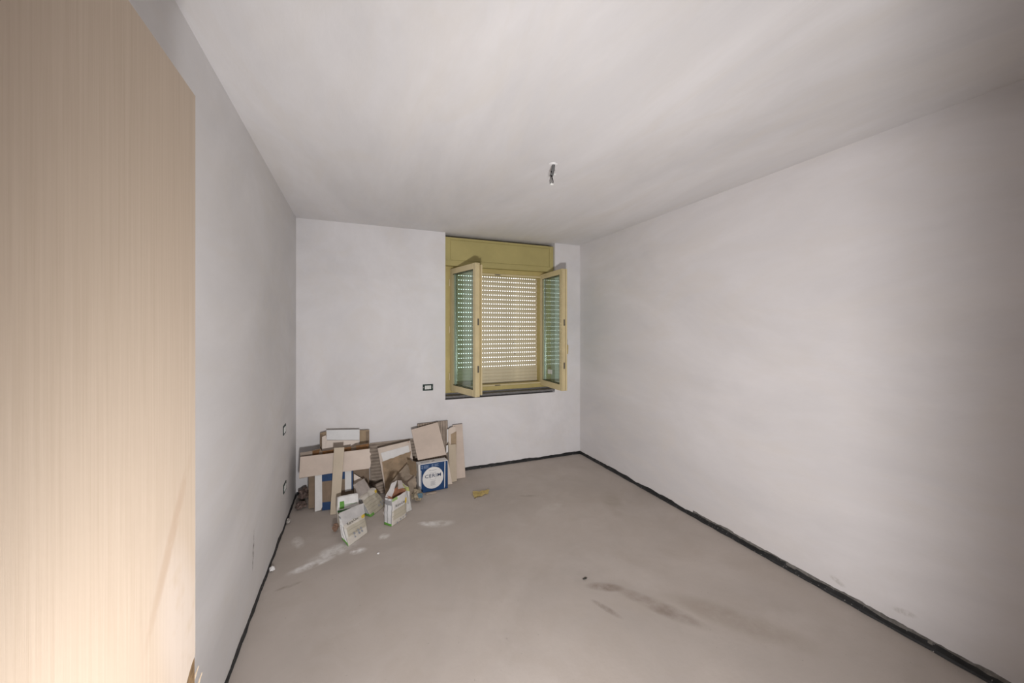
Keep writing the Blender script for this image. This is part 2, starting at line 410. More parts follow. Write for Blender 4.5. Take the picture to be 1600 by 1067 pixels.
def glass_mat(name, tint):
    m, nt, b = new_mat(name); nt.nodes.remove(b)
    tr = N(nt, 'ShaderNodeBsdfTransparent'); tr.inputs[0].default_value = tint + (1,)
    gl = N(nt, 'ShaderNodeBsdfGlossy'); gl.inputs['Roughness'].default_value = .02
    lw = N(nt, 'ShaderNodeLayerWeight', Blend=.5)
    f5 = mathn(nt, 'POWER', lw.outputs['Facing'], 5.0)
    fr = mathn(nt, 'ADD', mathn(nt, 'MULTIPLY', f5, .92), .08)
    mx = N(nt, 'ShaderNodeMixShader')
    nt.links.new(fr, mx.inputs[0]); nt.links.new(tr.outputs[0], mx.inputs[1]); nt.links.new(gl.outputs[0], mx.inputs[2])
    nt.links.new(mx.outputs[0], nt.nodes['Material Output'].inputs['Surface'])
    return m
M_glass = glass_mat('green_tinted_glass', (.90, .965, .94))

win = thing('window_1', 'yellow painted double casement window standing open in the back wall', 'window', (0, 0, 0))
win['kind'] = 'structure'
FY0, FY1 = 4.285, 4.37
FZ0, FZ1 = .878, 2.36
box('frame_jamb', WX0 + .001, .998, FY0, FY1, FZ0, FZ1, M_frame, win, .004)
box('frame_jamb', 2.178, WX1 - .001, FY0, FY1, FZ0, FZ1, M_frame, win, .004)
box('frame_head', .998, 2.178, FY0, FY1, 2.262, FZ1, M_frame, win, .004)
box('frame_head_bead', 1.02, 2.156, FY0 - .012, FY0, 2.262, 2.285, M_sash, win, .003)
box('frame_bottom', .998, 2.178, FY0, FY1, FZ0, .948, M_frame, win, .004)
box('frame_bottom_bead', 1.02, 2.156, FY0 - .012, FY0, .930, .948, M_sash, win, .003)
box('frame_stop', .998, 1.016, FY1 - .035, FY1, .948, 2.262, M_frame, win, .002)
box('frame_stop', 2.160, 2.178, FY1 - .035, FY1, .948, 2.262, M_frame, win, .002)
for z in (2.272, .936):
    box('striker_plate', 1.53, 1.60, FY0 - .0145, FY0 - .011, z - .005, z + .005, M_steel, win)
box('sill', WX0 + .001, WX1 - .001, YB - .002, FY1, .838, .862, M_sill, win, .003)
box('sill_shadow_step', WX0 + .001, WX1 - .001, FY0 + .01, FY1, .862, .878, M_sill, win)  # grey step added below the frame to carry the shadow on the sill

def sash(hinge, ang, mirror, w=.565):
    """casement; local x runs from hinge to free edge, local -y is the room side when closed"""
    s = bpy.data.objects.new('sash', None); COL.objects.link(s); s.parent = win
    s.location = hinge; s.rotation_euler = (0, 0, ang); s.scale = (1, 1, 1)
    z0, z1, st, th = 0.0, 1.395, .062, .028
    k = -1 if mirror else 1
    def b_(n, x0, x1, y0, y1, za, zb, mat, bev=.003):
        xa, xb = sorted((k * x0, k * x1))
        return box(n, xa, xb, y0, y1, za, zb, mat, s, bev)
    b_('hinge_stile', 0, st, -th, th, z0, z1, M_sash)
    b_('free_stile', w - st, w - .012, -th, th, z0, z1, M_sash)
    b_('edge_rebate', w - .012, w - .002, -th + .014, th - .012, z0 + .012, z1 - .012, M_sash)
    b_('overlap_bead', w - .02, w + .014, th, th + .014 if not mirror else th + .009, z0 + .02, z1 - .02, M_sash, .002)
    b_('edge_fillet', w - .012, w + .004, -th - .008, -th + .010, z0 + .004, z1 - .004, M_sash, .002)
    b_('top_rail', st, w - st, -th, th, z1 - st, z1, M_sash)
    b_('bottom_rail', st, w - st, -th, th, z0, z0 + st + .008, M_sash)
    gz0, gz1 = z0 + st + .008, z1 - st
    # gasket ring, both faces
    for y in (-th + .004, th - .007):
        xa, xb = st, w - st
        for (p, q, r_, t_) in ((xa, xa + .006, gz0, gz1), (xb - .006, xb, gz0, gz1), (xa, xb, gz1 - .006, gz1), (xa, xb, gz0, gz0 + .006)):
            b_('gasket', p, q, y, y + .003, r_, t_, M_gasket, 0)
    for (p, q, r_, t_) in ((st, st + .012, gz0, gz1), (w - st - .012, w - st, gz0, gz1)):
        b_('spacer_bar', p, q, -.006, .006, r_, t_, M_alu, 0)
    b_('pane', st, w - st, -.011, -.007, gz0, gz1, M_glass, 0)
    b_('pane', st, w - st, .007, .011, gz0, gz1, M_glass, 0)
    for z in (.29, .78):
        b_('catch', w - .002, w + .001, -.008, .008, z - .035, z + .035, M_steel, 0)
    for z in (.16, .70, 1.24):
        bm = bmesh.new(); tube(bm, [(-k * .006, -th - .004, z - .04), (-k * .006, -th - .004, z + .04)], .007, 8)
        obj('pivot', bm, M_sash, s)
    return s, b_
sL, bL = sash((1.006, 4.275, .910), math.radians(-75), False)
sR, bR = sash((2.170, 4.290, .910), math.radians(90), True)
bm = bmesh.new()
xh = -(.565 - .03)
tube(bm, [(xh, -.028, .52), (xh, -.055, .52)], .009, 10)
tube(bm, [(xh, -.055, .52), (xh, -.062, .515), (xh + .004, -.062, .42)], [.010, .010, .007], 10)
obj('handle', bm, M_brass, sR)
bx(bm := bmesh.new(), xh - .012, xh + .012, -.032, -.028, .47, .57, .001)
obj('handle_plate', bm, M_brass, sR)
bm = bmesh.new()
bx(bm, -.300, -.245, .0115, .0119, .165, .215); bx(bm, -.235, -.185, .0115, .0119, .16, .212)
obj('sticker', bm, M_sticker, sR)
bm = bmesh.new()
for i in range(5):
    bx(bm, -.292, -.252, .0120, .0122, .172 + .008 * i, .174 + .008 * i); bx(bm, -.228, -.192, .0120, .0122, .168 + .008 * i, .170 + .008 * i)
obj('sticker_print', bm, M_steel, sR)

# roller shutter behind the frame
sh = thing('roller_shutter', 'closed cream roller shutter with daylight slits behind the open window', 'shutter', (0, 0, 0))
SX0, SX1, SY = .985, 2.192, 4.44
PITCH, Z_TOP = .0557, 2.206
def slat_mesh(slits):
    bm = bmesh.new()
    prof = [(.006, 0), (.000, .006), (-.0035, .021), (.000, .039), (.005, .0455)]
    def seg(x0, x1, pr, t=.006):
        a = []
        for x in (x0, x1):
            a.append([bm.verts.new((x, y, z)) for y, z in pr] + [bm.verts.new((x, y + t, z)) for y, z in reversed(pr)])
        n = len(a[0])
        for j in range(n):
            bm.faces.new((a[0][j], a[0][(j + 1) % n], a[1][(j + 1) % n], a[1][j]))
        bm.faces.new(a[0][::-1]); bm.faces.new(a[1])
    seg(SX0, SX1, prof)
    if slits:
        top = [(.005, .0455), (.006, PITCH)]
        p = .0300; x = SX0
        while x < SX1:
            seg(x, min(x + .0180, SX1), top, .004)
            x += p
    bmesh.ops.recalc_face_normals(bm, faces=bm.faces)
    me = bpy.data.meshes.new('slat'); bm.to_mesh(me); bm.free(); me.materials.append(M_slat)
    return me
s_open, s_closed = slat_mesh(True), slat_mesh(False)
for i in range(-2, 20):  # the upper ones run behind the frame head
    o = obj('slat', s_open, None, sh); o.location = (0, SY, Z_TOP - PITCH * (i + 1) + .009)
zb = Z_TOP - PITCH * 20 + .009
for i in range(6):
    zb -= .0428
    o = obj('slat', s_closed, None, sh); o.location = (0, SY + .0005 * i, zb)
box('bottom_bar', SX0, SX1, SY - .004, SY + .01, .868, zb, M_slat, sh, .003)
box('guide_rail', WX0 + .001, 1.004, FY1 + .001, FY1 + .13, .863, 2.335, M_frame, sh, .003)
box('guide_rail', 2.174, WX1 - .001, FY1 + .001, FY1 + .13, .863, 2.335, M_frame, sh, .003)
box('outer_sill', 1.004, 2.174, FY1 + .001, YB + .35, .838, .866, M_sill, sh)
for (x, z) in ((1.93, 1.62), (1.84, 1.44), (1.86, 1.30)):
    bm = bmesh.new(); tube(bm, [(x, SY - .0055, z), (x, SY + .004, z)], .006, 8); obj('stop_peg', bm, M_gasket, sh)

cb = thing('shutter_box', 'olive yellow painted shutter box above the window', 'shutter box', (0, 0, 0))
BY = 4.215
box('casing', WX0 + .004, WX1 - .006, BY, YB + .34, 2.338, 2.660, M_box, cb, .004)
bm = bmesh.new()   # raised border framing the cover
X0, X1, Z0, Z1 = WX0 + .004, WX1 - .006, 2.338, 2.660
e = .006
bx(bm, X0 + .062, X1 - .062, BY - e, BY + .001, Z0 + .066, Z1 - .03, .0025)
obj('cover_panel', bm, M_box, cb)
bm = bmesh.new()
for (a0, a1, b0, b1) in ((X0, X1, Z0, Z0 + .060), (X0, X0 + .056, Z0 + .06, Z1), (X1 - .056, X1, Z0 + .06, Z1), (X0 + .056, X1 - .056, Z1 - .024, Z1)):
    bx(bm, a0, a1, BY - e, BY + .001, b0, b1, .0015)
obj('border', bm, M_box, cb)

# ------------------------------------------------------------------ wall boxes and ceiling cable
M_green = simple('dark_green_plastic', (.010, .030, .024), .5, .2, 30)
M_hole = simple('black_cavity', (.006, .006, .006), .9, .1)
def socket(loc, rz, label, insert, w=.116, h=.074):
    t = thing('socket_box', label, 'socket', loc, rz, None)
    bm = bmesh.new(); f = .013
    bx(bm, -w/2, w/2, -.005, 0, h/2 - f, h/2, .001); bx(bm, -w/2, w/2, -.005, 0, -h/2, -h/2 + f, .001)
    bx(bm, -w/2, -w/2 + f + .004, -.005, 0, -h/2 + f, h/2 - f, .001); bx(bm, w/2 - f - .004, w/2, -.005, 0, -h/2 + f, h/2 - f, .001)
    obj('frame', bm, M_green, t)
    box('cavity', -w/2 + f, w/2 - f, -.0020, -.0005, -h/2 + f, h/2 - f, M_hole, t)
    ww = w/2 - f - .008; x0, x1 = -ww, ww
    n = insert
    for i in range(n):
        a = x0 + (x1 - x0) * i / n; c = x0 + (x1 - x0) * (i + 1) / n
        box('module', a + .0012, c - .0012, -.0075, -.002, -h/2 + f + .001, h/2 - f - .002, M_white, t, .0015)
    for s_ in (-1, 1):
        bm = bmesh.new(); tube(bm, [(s_ * (w/2 - .008), -.005, 0), (s_ * (w/2 - .008), -.0062, 0)], .003, 8); obj('screw', bm, M_alu, t)
    return t
socket((.713, YB, .975), 0, 'dark green wall box with white blank on the back wall beside the window', 3, .112, .070)
socket((XL, 3.55, .795), math.radians(90), 'upper of two green wall boxes on the left wall', 2)
socket((XL, 3.565, .318), math.radians(90), 'lower green wall box on the left wall, near the floor', 2)

ct = thing('ceiling_cable', 'corrugated grey conduit with loose black wires hanging from the ceiling', 'cable', (1.187, 2.176, HC))
M_cond = simple('grey_conduit', (.30, .30, .30), .5, .15, 60)
M_wire = simple('black_wire', (.012, .012, .013), .4, .1)
M_patch = simple('fresh_plaster', (.82, .81, .81), .9, .05, 30)
bm = bmesh.new(); r = bmesh.ops.create_icosphere(bm, subdivisions=3, radius=1)
for v_ in bm.verts:
    q = v_.co.copy(); k_ = 1 + .25 * noise.noise(q * 2)
    v_.co = Vector((q.x * .030 * k_, q.y * .024 * k_, min(0, q.z * .009)))
obj('plaster_patch', bm, M_patch, ct)
path = [Vector((0, 0, 0)), Vector((-.004, -.002, -.03)), Vector((-.012, -.006, -.06)), Vector((-.02, -.008, -.085))]
pp = []; rr = []
for i in range(37):
    f_ = i / 36 * 3; a = int(min(f_, 2)); q = path[a].lerp(path[a + 1], f_ - a)
    pp.append(q); rr.append(.0115 if i % 2 else .0090)
bm = bmesh.new(); tube(bm, pp, rr, 12, False); bmesh.ops.solidify(bm, geom=list(bm.faces), thickness=.001)
obj('conduit', bm, M_cond, ct)
for i, (dx, dy, ln, cx_) in enumerate(((-.003, .0, .055, -.010), (.004, .002, .058, .012), (0, -.004, .045, .0))):
    bm = bmesh.new()
    tube(bm, [path[3] + Vector((dx, dy, .03)), path[3] + Vector((dx, dy, 0)), path[3] + Vector((cx_ * 1.1, dy, -ln * .55)), path[3] + Vector((cx_ * .9, dy, -ln))], .0028, 8)
    obj('wire', bm, M_wire, ct)
box('connector', -.030, -.008, -.016, -.004, -.146, -.134, M_white, ct, .002)
box('connector', -.004, .012, -.012, .0, -.076, -.066, M_white, ct, .002)

# ------------------------------------------------------------------ pile of tiles and cartons
def tile_mat(name, c, var=.06): return simple(name, c, .42, var, 6, bmp=.04, bscale=30, spec=.4)
M_cream = tile_mat('cream_tile', (.62, .53, .455))
M_tan = tile_mat('tan_tile', (.49, .41, .31))
M_beige = tile_mat('beige_tile', (.57, .475, .405))
M_pale = tile_mat('pale_grey_tile', (.62, .62, .62))
M_ribs = simple('ribbed_tile_back', (.26, .21, .17), .75, .2, 12)
M_taupe = simple('taupe_tile_back', (.37, .305, .25), .75, .15, 12)
M_kraft = simple('kraft_cardboard', (.36, .27, .18), .8, .12, 7, bmp=.1)
M_kraftd = simple('dark_kraft_cardboard', (.235, .175, .125), .85, .15, 7, bmp=.1)
M_rust = simple('torn_rust_cardboard', (.22, .115, .05), .9, .25, 25)
M_blue = simple('blue_print', (.012, .048, .14), .5, .12, 9)
M_cardw = simple('white_card', (.70, .69, .68), .6, .06, 9)
M_ink = simple('navy_ink', (.03, .045, .10), .6, .1)
M_inkgrey = simple('grey_ink', (.30, .31, .34), .6, .1)
M_inkpale = simple('pale_blue_ink', (.30, .38, .52), .6, .1)
M_black = simple('black_ink', (.03, .03, .025), .6, .1)

def tile(key, name, label, mat, cat='tile', bev=.0015, t=None):
    bm = slab_bm(key, t)
    return obj(name, bevel(bm, bev) if bev else bm, mat, None, label=label, category=cat)

# left cluster, back to front
rc = thing('carton', 'plain brown carton at the back of the left stack, behind the white tile', 'carton')
obj('body', bevel(slab_bm('rear_carton'), .003), M_kraft, rc)
d = DATA['rear_carton']; n = Vector((0, 1, -.2)).normalized()
p = [Vector(q) for q in d['p']]
w_ = p[2].lerp(p[3], .999)
side = [p[2] + Vector((-.032, -.002, .001)), p[2] + Vector((0, -.002, 0)), p[3] + Vector((0, -.002, .002)), p[3] + Vector((-.032, -.002, .002))]
obj('shaded_edge_strip', prism(side, (0, -1, .2), .004), M_kraftd, rc)  # darker strip on the front, painting in the carton's shaded right side
side = [p[0] + Vector((.0, -.002, 0)), p[0] + Vector((.022, -.002, 0)), p[4] + Vector((.022, -.002, .002)), p[4] + Vector((0, -.002, .002))]
obj('shaded_edge_strip', prism(side, (0, -1, .2), .003), M_kraftd, rc)  # dark strip standing in for the shadow along the carton's left edge
tile('white_tile', 'tile', 'pale grey white tile topmost at the back of the left stack', M_pale)
tile('cream_tile', 'tile', 'broken cream tile standing in front of the pale grey white tile', M_cream)
kc = thing('carton', 'torn brown carton with rust coloured edges behind the long horizontal plank', 'carton')
obj('body', slab_bm('kraft_carton'), M_kraftd, kc)
P_ = [Vector(q) for q in DATA['kraft_carton']['p']]
for (a, b_, dz) in ((1, 2, .036), (5, 6, .040)):
    q = [P_[a] + Vector((0, -.003, .004)), P_[b_] + Vector((0, -.003, .004)), P_[b_] + Vector((-.012, -.012, -dz)), P_[a] + Vector((.006, -.012, -dz))]
    obj('torn_flap', prism(q, (0, .9, .1), .003), M_rust, kc)
q = [P_[3] + Vector((0, -.002, .018)), P_[4] + Vector((.02, -.002, .030)), P_[4] + Vector((.02, -.008, -.02)), P_[3] + Vector((0, -.008, -.02))]
obj('torn_edge', prism(q, (0, .9, .1), .003), M_rust, kc)
bb = thing('tile_carton', 'blue and white tile carton standing upright behind the crossed planks', 'carton')
obj('body', slab_bm('blue_box'), M_kraftd, bb)
for key, mt, nm in (('bb_white_l', M_cardw, 'white_strip'), ('bb_white_r', M_cardw, 'white_strip'), ('bb_blue_t', M_blue, 'blue_band'), ('bb_blue_b', M_blue, 'blue_band'), ('bb_edge', M_blue, 'blue_edge')):
    obj(nm, slab_bm(key, .0015, -.0015), mt, bb)
q0 = [Vector(x) for x in DATA['bb_white_l']['p']]
bm = bmesh.new()
for (f0, f1) in ((.25, .32), (.55, .62)):
    a0 = Vector(DATA['bb_blue_b']['p'][0]); a1 = Vector(DATA['bb_blue_b']['p'][1]); c0 = Vector(DATA['bb_blue_b']['p'][3]); c1 = Vector(DATA['bb_blue_b']['p'][2])
    qq = [a0.lerp(c0, f0), a1.lerp(c1, f0), a1.lerp(c1, f1), a0.lerp(c0, f1)]
    b2 = prism([x + Vector((0, -.0016, 0)) for x in qq], (0, 1, 0), .001)
    me_ = bpy.data.meshes.new('t'); b2.to_mesh(me_); b2.free(); bm.from_mesh(me_); bpy.data.meshes.remove(me_)
obj('printed_lines', bm, M_ink, bb)
tile('plank_rear', 'plank_tile', 'taupe plank tile end peeking out behind the left end of the horizontal plank', M_taupe, 'tile')
tile('plank_h', 'plank_tile', 'long pale plank tile lying level across the left stack, right end chipped', M_beige, 'tile')
tile('plank_v', 'plank_tile', 'narrow tan plank tile leaning upright across the horizontal plank', M_tan, 'tile')
tile('fragment', 'broken_tile', 'pale broken tile shard behind the mortar bags, right of the blue carton', M_cream, 'tile')

def ribbed(key, label, mat, vert=False, pitch=.032, name='ribbed_tile'):
    t = thing(name, label, 'tile')
    obj('tile_body', bevel(slab_bm(key), .001), mat, t)
    d = DATA[key]; P = [Vector(q) for q in d['p']]
    m_, k_ = d['n']; n = Vector((-m_, 1, -k_)).normalized()
    TL, TR, BR, BL = P
    bm = bmesh.new(); L = (TL - BL).length if not vert else (TR - TL).length
    c = int(L / pitch)
    for i in range(c):
        f0, f1 = (i + .2) / c, (i + .62) / c
        if not vert: q = [BL.lerp(TL, f0), BR.lerp(TR, f0), BR.lerp(TR, f1), BL.lerp(TL, f1)]
        else: q = [TL.lerp(TR, f0), TL.lerp(TR, f1), BL.lerp(BR, f1), BL.lerp(BR, f0)]
        b2 = prism([x - n * .0028 for x in q], n, .0030)
        me_ = bpy.data.meshes.new('t'); b2.to_mesh(me_); b2.free(); bm.from_mesh(me_); bpy.data.meshes.remove(me_)
    obj('ribs', bm, M_taupe, t, kind='stuff')
    return t
tile('rib_rear', 'tile', 'wide taupe tile flat against the wall, its edge showing above the ribbed one', M_taupe)
ribbed('rib_front', 'wide ribbed brown tile back leaning on the wall mid pile', M_ribs)
ribbed('rib_low', 'small ribbed tile piece low beneath the wide ribbed tile', M_ribs, pitch=.02)
ribbed('rib_right', 'ribbed grey brown tile behind the tilted square tile', M_ribs, True, .026)

# crumpled sheets
def crumple_quad(key, nx, ny, amp, seed, jag=0.0, thick=.0015, sc=6.0):
    d = DATA[key]; P = [Vector(q) for q in d['p']]; TL, TR, BR, BL = P
    m_, k_ = d['n']; n = Vector((-m_, 1, -k_)).normalized()
    bm = bmesh.new(); g = []
    for j in range(ny + 1):
        row = []
        for i in range(nx + 1):
            u, v2 = i / nx, j / ny
            u2 = u + (jag * noise.noise(Vector((v2 * 5, seed, 1))) if i in (0, nx) else 0)
            v3 = v2 + (jag * noise.noise(Vector((u * 6, seed, 9))) if j in (0, ny) else 0)
            p = TL.lerp(TR, u2).lerp(BL.lerp(BR, u2), v3)
            q = p * sc
            h = abs(noise.noise(q + Vector((seed, 0, 0)))) * 1.6 + .5 * abs(noise.noise(q * 2.3 + Vector((seed, 4, 0))))
            p = p - n * (amp * h + .003)
            p.z = max(p.z, .003)
            row.append(bm.verts.new(p))
        g.append(row)
    for j in range(ny):
        for i in range(nx):
            bm.faces.new((g[j][i], g[j][i + 1], g[j + 1][i + 1], g[j + 1][i]))
    bmesh.ops.solidify(bm, geom=list(bm.faces), thickness=thick)
    bmesh.ops.recalc_face_normals(bm, faces=bm.faces)
    return bm
M_paper = simple('brown_wrapping_paper', (.58, .44, .30), .8, .18, 10, bmp=.2, bscale=20)
M_grey_card = simple('greyish_cardboard', (.51, .42, .33), .85, .15, 10, bmp=.1)
pt = thing('wrapped_tiles', 'stack of tiles half wrapped in torn brown paper, leaning mid pile', 'tile pack')
obj('tiles', bevel(slab_bm('paper_tile'), .002), M_cream, pt)
obj('white_face', slab_bm('white_sheet', .0015, -.008), M_cardw, pt)  
obj('torn_paper', crumple_quad('paper', 22, 18, .011, 2.0, .06, .0015, 4.5), M_paper, pt)
M_terr = simple('terracotta_scrap', (.42, .16, .07), .8, .15, 20)
Pp = [Vector(q) for q in DATA['paper_tile']['p']]
q = [Pp[1] + Vector((-.06, -.006, -.002)), Pp[1] + Vector((-.012, -.006, .004)), Pp[1] + Vector((-.02, -.010, -.028)), Pp[1] + Vector((-.055, -.010, -.02))]
obj('paper_scrap', prism(q, (0, 1, -.4), .003), M_terr, pt)

def scrap(key, label, mat, seed, amp=.018):
    return obj('cardboard_scrap', crumple_quad(key, 12, 10, amp, seed, .12, .003, 8), mat, None, label=label, category='cardboard')
scrap('crump1', 'long folded cardboard scrap leaning diagonally under the brown paper', M_grey_card, 5.0)
scrap('crump2', 'crumpled cardboard lump touching the left edge of the blue carton', M_kraft, 8.0, .022)
scrap('crump3', 'flat cardboard flap standing low between bags and blue carton', M_grey_card, 11.0, .010)

tile('square_tile', 'tile', 'tilted square beige tile resting on top of the blue carton', M_beige)

# blue carton with white disc
d = DATA['cerim']
TL, TR, BR, BL = [Vector(q) for q in d['p']]
m_, k_ = d['n']; nB = Vector((-m_, 1, -k_)).normalized()
ce = thing('tile_carton', 'blue tile carton with white disc and lettering, right of the pile', 'carton')
obj('body', bevel(slab_bm('cerim'), .003), M_cardw, ce)
ex = (BR - BL); W = ex.length; ez = (TL - BL); Hh = ez.length
exn = ex.normalized(); ezn = (ez - exn * ez.dot(exn)).normalized()
O = BL.copy(); O.z = .002
def on_face(u, v2, off=.0012): return O + exn * (u * W) + ezn * (v2 * Hh) - nB * off
def face_quad(u0, u1, v0, v1, off, t=.0008):
    return prism([on_face(u0, v1, off), on_face(u1, v1, off), on_face(u1, v0, off), on_face(u0, v0, off)], nB, t)
obj('blue_front', face_quad(.045, .995, .008, .985, .0010), M_blue, ce)
bm = bmesh.new(); ring = []
cu, cv, R = .475, .475, .365
pts = [on_face(cu + R * math.cos(a), cv + R * W / Hh * math.sin(a), .0018) for a in [2 * math.pi * i / 40 for i in range(40)]]
obj('white_disc', prism(pts[::-1], nB, .0008), M_cardw, ce)
obj('white_stripe', prism([on_face(.885, .97, .0018), on_face(.915, .97, .0018), on_face(.895, .10, .0018), on_face(.865, .02, .0018)], nB, .0008), M_cardw, ce)
obj('white_stripe', prism([on_face(.055, .80, .0018), on_face(.075, .78, .0018), on_face(.068, .03, .0018), on_face(.055, .03, .0018)], nB, .0008), M_cardw, ce)
def ftext(nm, s, u, v2, size, mat, sx=1.0, align='CENTER', off=.0024, space=1.0, bold=0.0):
    return text_mesh(nm, s, size, frame(on_face(u, v2, off), exn, ezn), mat, ce, align, sx, space, bold)
ftext('logo_lettering', 'CERIM', .475, .545, .046, M_ink, 1.2, off=.0034, space=1.1, bold=.0004)
# castle shaped outline behind the lettering
def line(bm, a, b_, wd=.0016):
    a = Vector(a); b_ = Vector(b_); dr_ = (b_ - a).normalized(); s_ = dr_.cross(nB).normalized() * wd
    b2 = prism([a - s_, b_ - s_, b_ + s_, a + s_], nB, .0006)
    me_ = bpy.data.meshes.new('t'); b2.to_mesh(me_); b2.free(); bm.from_mesh(me_); bpy.data.meshes.remove(me_)
bm = bmesh.new()
path_ = [(.385, .66), (.385, .43), (.44, .405), (.53, .405), (.575, .43), (.575, .66), (.53, .66), (.53, .635), (.505, .66), (.48, .635), (.455, .66), (.43, .635), (.43, .66), (.385, .66)]
for a, b_ in zip(path_, path_[1:]): line(bm, on_face(*a, .0022), on_face(*b_, .0022), .0009)
obj('logo_outline', bm, M_inkgrey, ce)
bm = bmesh.new()
for i in range(7):
    line(bm, on_face(.39, .36 - .024 * i, .0022), on_face(.57 - .02 * (i % 3), .36 - .024 * i, .0022), .0013)
obj('small_print', bm, M_inkgrey, ce)
bm = bmesh.new()
for (a, b_) in ((.34, .42), (.44, .60)): line(bm, on_face(a, .735, .0026), on_face(b_, .745, .0026), .0018)
obj('small_print', bm, M_inkgrey, ce)
bm = bmesh.new()
for i in range(4):
    for (a, b_) in ((.08, .14), (.16, .34 - .03 * (i % 2)), (.43, .49), (.53, .68 - .04 * (i % 2))):
        if i == 3 and a > .2: continue
        line(bm, on_face(a, .935 - .030 * i, .0018), on_face(b_, .935 - .030 * i, .0018), .0014)
obj('small_print', bm, M_inkpale, ce)
# top face print and the finger hole
top = (TL + TR) / 2 + nB * .050
bm = bmesh.new(); bx(bm, -.015, .015, -.006, .006, 0, .0012)
o = obj('finger_hole', bm, M_black, ce); o.location = top + Vector((.01, 0, .0015)); o.rotation_euler = (0, 0, math.atan2(exn.y, exn.x))
bm = bmesh.new()
for i in range(4): bx(bm, -.115, -.03 + .01 * (i % 2), -.02 + .011 * i, -.016 + .011 * i, 0, .001)
o = obj('top_print', bm, M_inkgrey, ce); o.location = top + Vector((0, 0, .0015)); o.rotation_euler = (0, 0, math.atan2(exn.y, exn.x))

tile('plank_r1', 'plank_tile', 'tall whole plank tile leaning on the wall at the right end', M_beige, 'tile')
tile('plank_r2', 'plank_tile', 'plank tile broken off jagged at the top, beside the tall plank', M_tan, 'tile')
tile('frag_r2', 'broken_tile', 'brown tile piece showing through the notch of the broken plank', M_kraft, 'tile')
tile('frag_r', 'broken_tile', 'pale broken tile corner above the broken plank', M_cream, 'tile')
tile('sliver1', 'tile_sliver', 'thin white tile sliver standing left of the broken plank, upper one', M_cardw, 'tile', .0008)
tile('sliver2', 'tile_sliver', 'thin white tile sliver standing left of the broken plank, lower one', M_cardw, 'tile', .0008)
tile('tri', 'broken_tile', 'triangular beige tile shard at the right foot of the blue carton', M_cream, 'tile')

# ------------------------------------------------------------------ mortar bags
m, nt, b = new_mat('printed_bag_paper'); M_bag = m
at = N(nt, 'ShaderNodeAttribute', _attribute_name='Col')
v = coords(nt)
c = mixc(nt, mathn(nt, 'MULTIPLY', noise_fac(nt, v, 18, 5, .7, .45, .75), .35), at.outputs['Color'], (.40, .36, .31))
nt.links.new(c, b.inputs['Base Color']); b.inputs['Roughness'].default_value = .55; b.inputs['Specular IOR Level'].default_value = .35
bump(nt, b, noise_fac(nt, v, 40, 5, .6, .2, .8), .3, .004)
WHT, PALE, BEI, GRN, DKG, GRY, YEL, BLK = (.74, .73, .72), (.60, .56, .50), (.47, .43, .345), (.11, .32, .045), (.03, .14, .03), (.30, .30, .31), (.72, .50, .03), (.05, .05, .04)

def bag_mesh(BL, BR, TL, TR, depth, colf, seed, bulge=.02, open_top=False, nx=24, ny=30, nz=10, wr=.012, pinch=.0):
    BL, BR, TL, TR, depth = [Vector(q) for q in (BL, BR, TL, TR, depth)]
    nf = (BR - BL).cross(TL - BL).normalized()
    if nf.dot(depth) > 0: nf = -nf
    bm = bmesh.new(); lay = bm.loops.layers.float_color.new('Col')
    verts = {}
    def P(a, bb_, cc):
        key = (round(a, 5), round(bb_, 5), round(cc, 5))
        if key in verts: return verts[key]
        dd = depth * (1 - pinch * bb_ ** 2)
        p = BL.lerp(BR, a).lerp(TL.lerp(TR, a), bb_) + dd * cc
        ea, eb, ec = math.sin(math.pi * a), math.sin(math.pi * min(1, bb_)), math.sin(math.pi * cc)
        p += nf * bulge * (ea * eb) ** .6 * (1 - 2 * cc)
        side = (TR - TL).normalized()
        p += side * bulge * .5 * (ec * eb) ** .6 * (2 * a - 1)
        p += Vector((0, 0, 1)) * bulge * .7 * (ea * ec) ** .6 * (1 if bb_ > .5 else 0) * bb_
        q = p * 14 + Vector((seed * 3, 0, 0))
        w3 = Vector((noise.noise(q), noise.noise(q + Vector((9, 1, 0))), noise.noise(q + Vector((0, 7, 4)))))
        q = p * 38
        w3 += .4 * Vector((noise.noise(q), noise.noise(q + Vector((9, 1, 0))), noise.noise(q + Vector((0, 7, 4)))))
        p += w3 * wr * min(1, .25 + bb_)
        p.z = max(p.z, .0015)
        verts[key] = bm.verts.new(p); return verts[key]
    def face(fid, qs, u, v2):
        vs_ = []
        for q in qs:
            x = P(*q)
            if x not in vs_: vs_.append(x)
        if len(vs_) < 3: return
        try: f = bm.faces.new(vs_)
        except ValueError: return
        col = colf(fid, u, v2)
        for lp in f.loops: lp[lay] = (*col, 1)
        f.smooth = True
    def grid(fid, na, nb, fn):
        for i in range(na):
            for j in range(nb):
                a0, a1, b0, b1 = i / na, (i + 1) / na, j / nb, (j + 1) / nb
                face(fid, [fn(a0, b0), fn(a1, b0), fn(a1, b1), fn(a0, b1)], (a0 + a1) / 2, (b0 + b1) / 2)
    grid('front', nx, ny, lambda a, c2: (a, c2, 0))
    grid('back', nx, ny, lambda a, c2: (a, c2, 1))
    grid('left', nz, ny, lambda a, c2: (0, c2, a))
    grid('right', nz, ny, lambda a, c2: (1, c2, a))
    grid('bottom', nx, nz, lambda a, c2: (a, 0, c2))
    if not open_top: grid('top', nx, nz, lambda a, c2: (a, 1, c2))
    bmesh.ops.recalc_face_normals(bm, faces=bm.faces)
    return bm, P

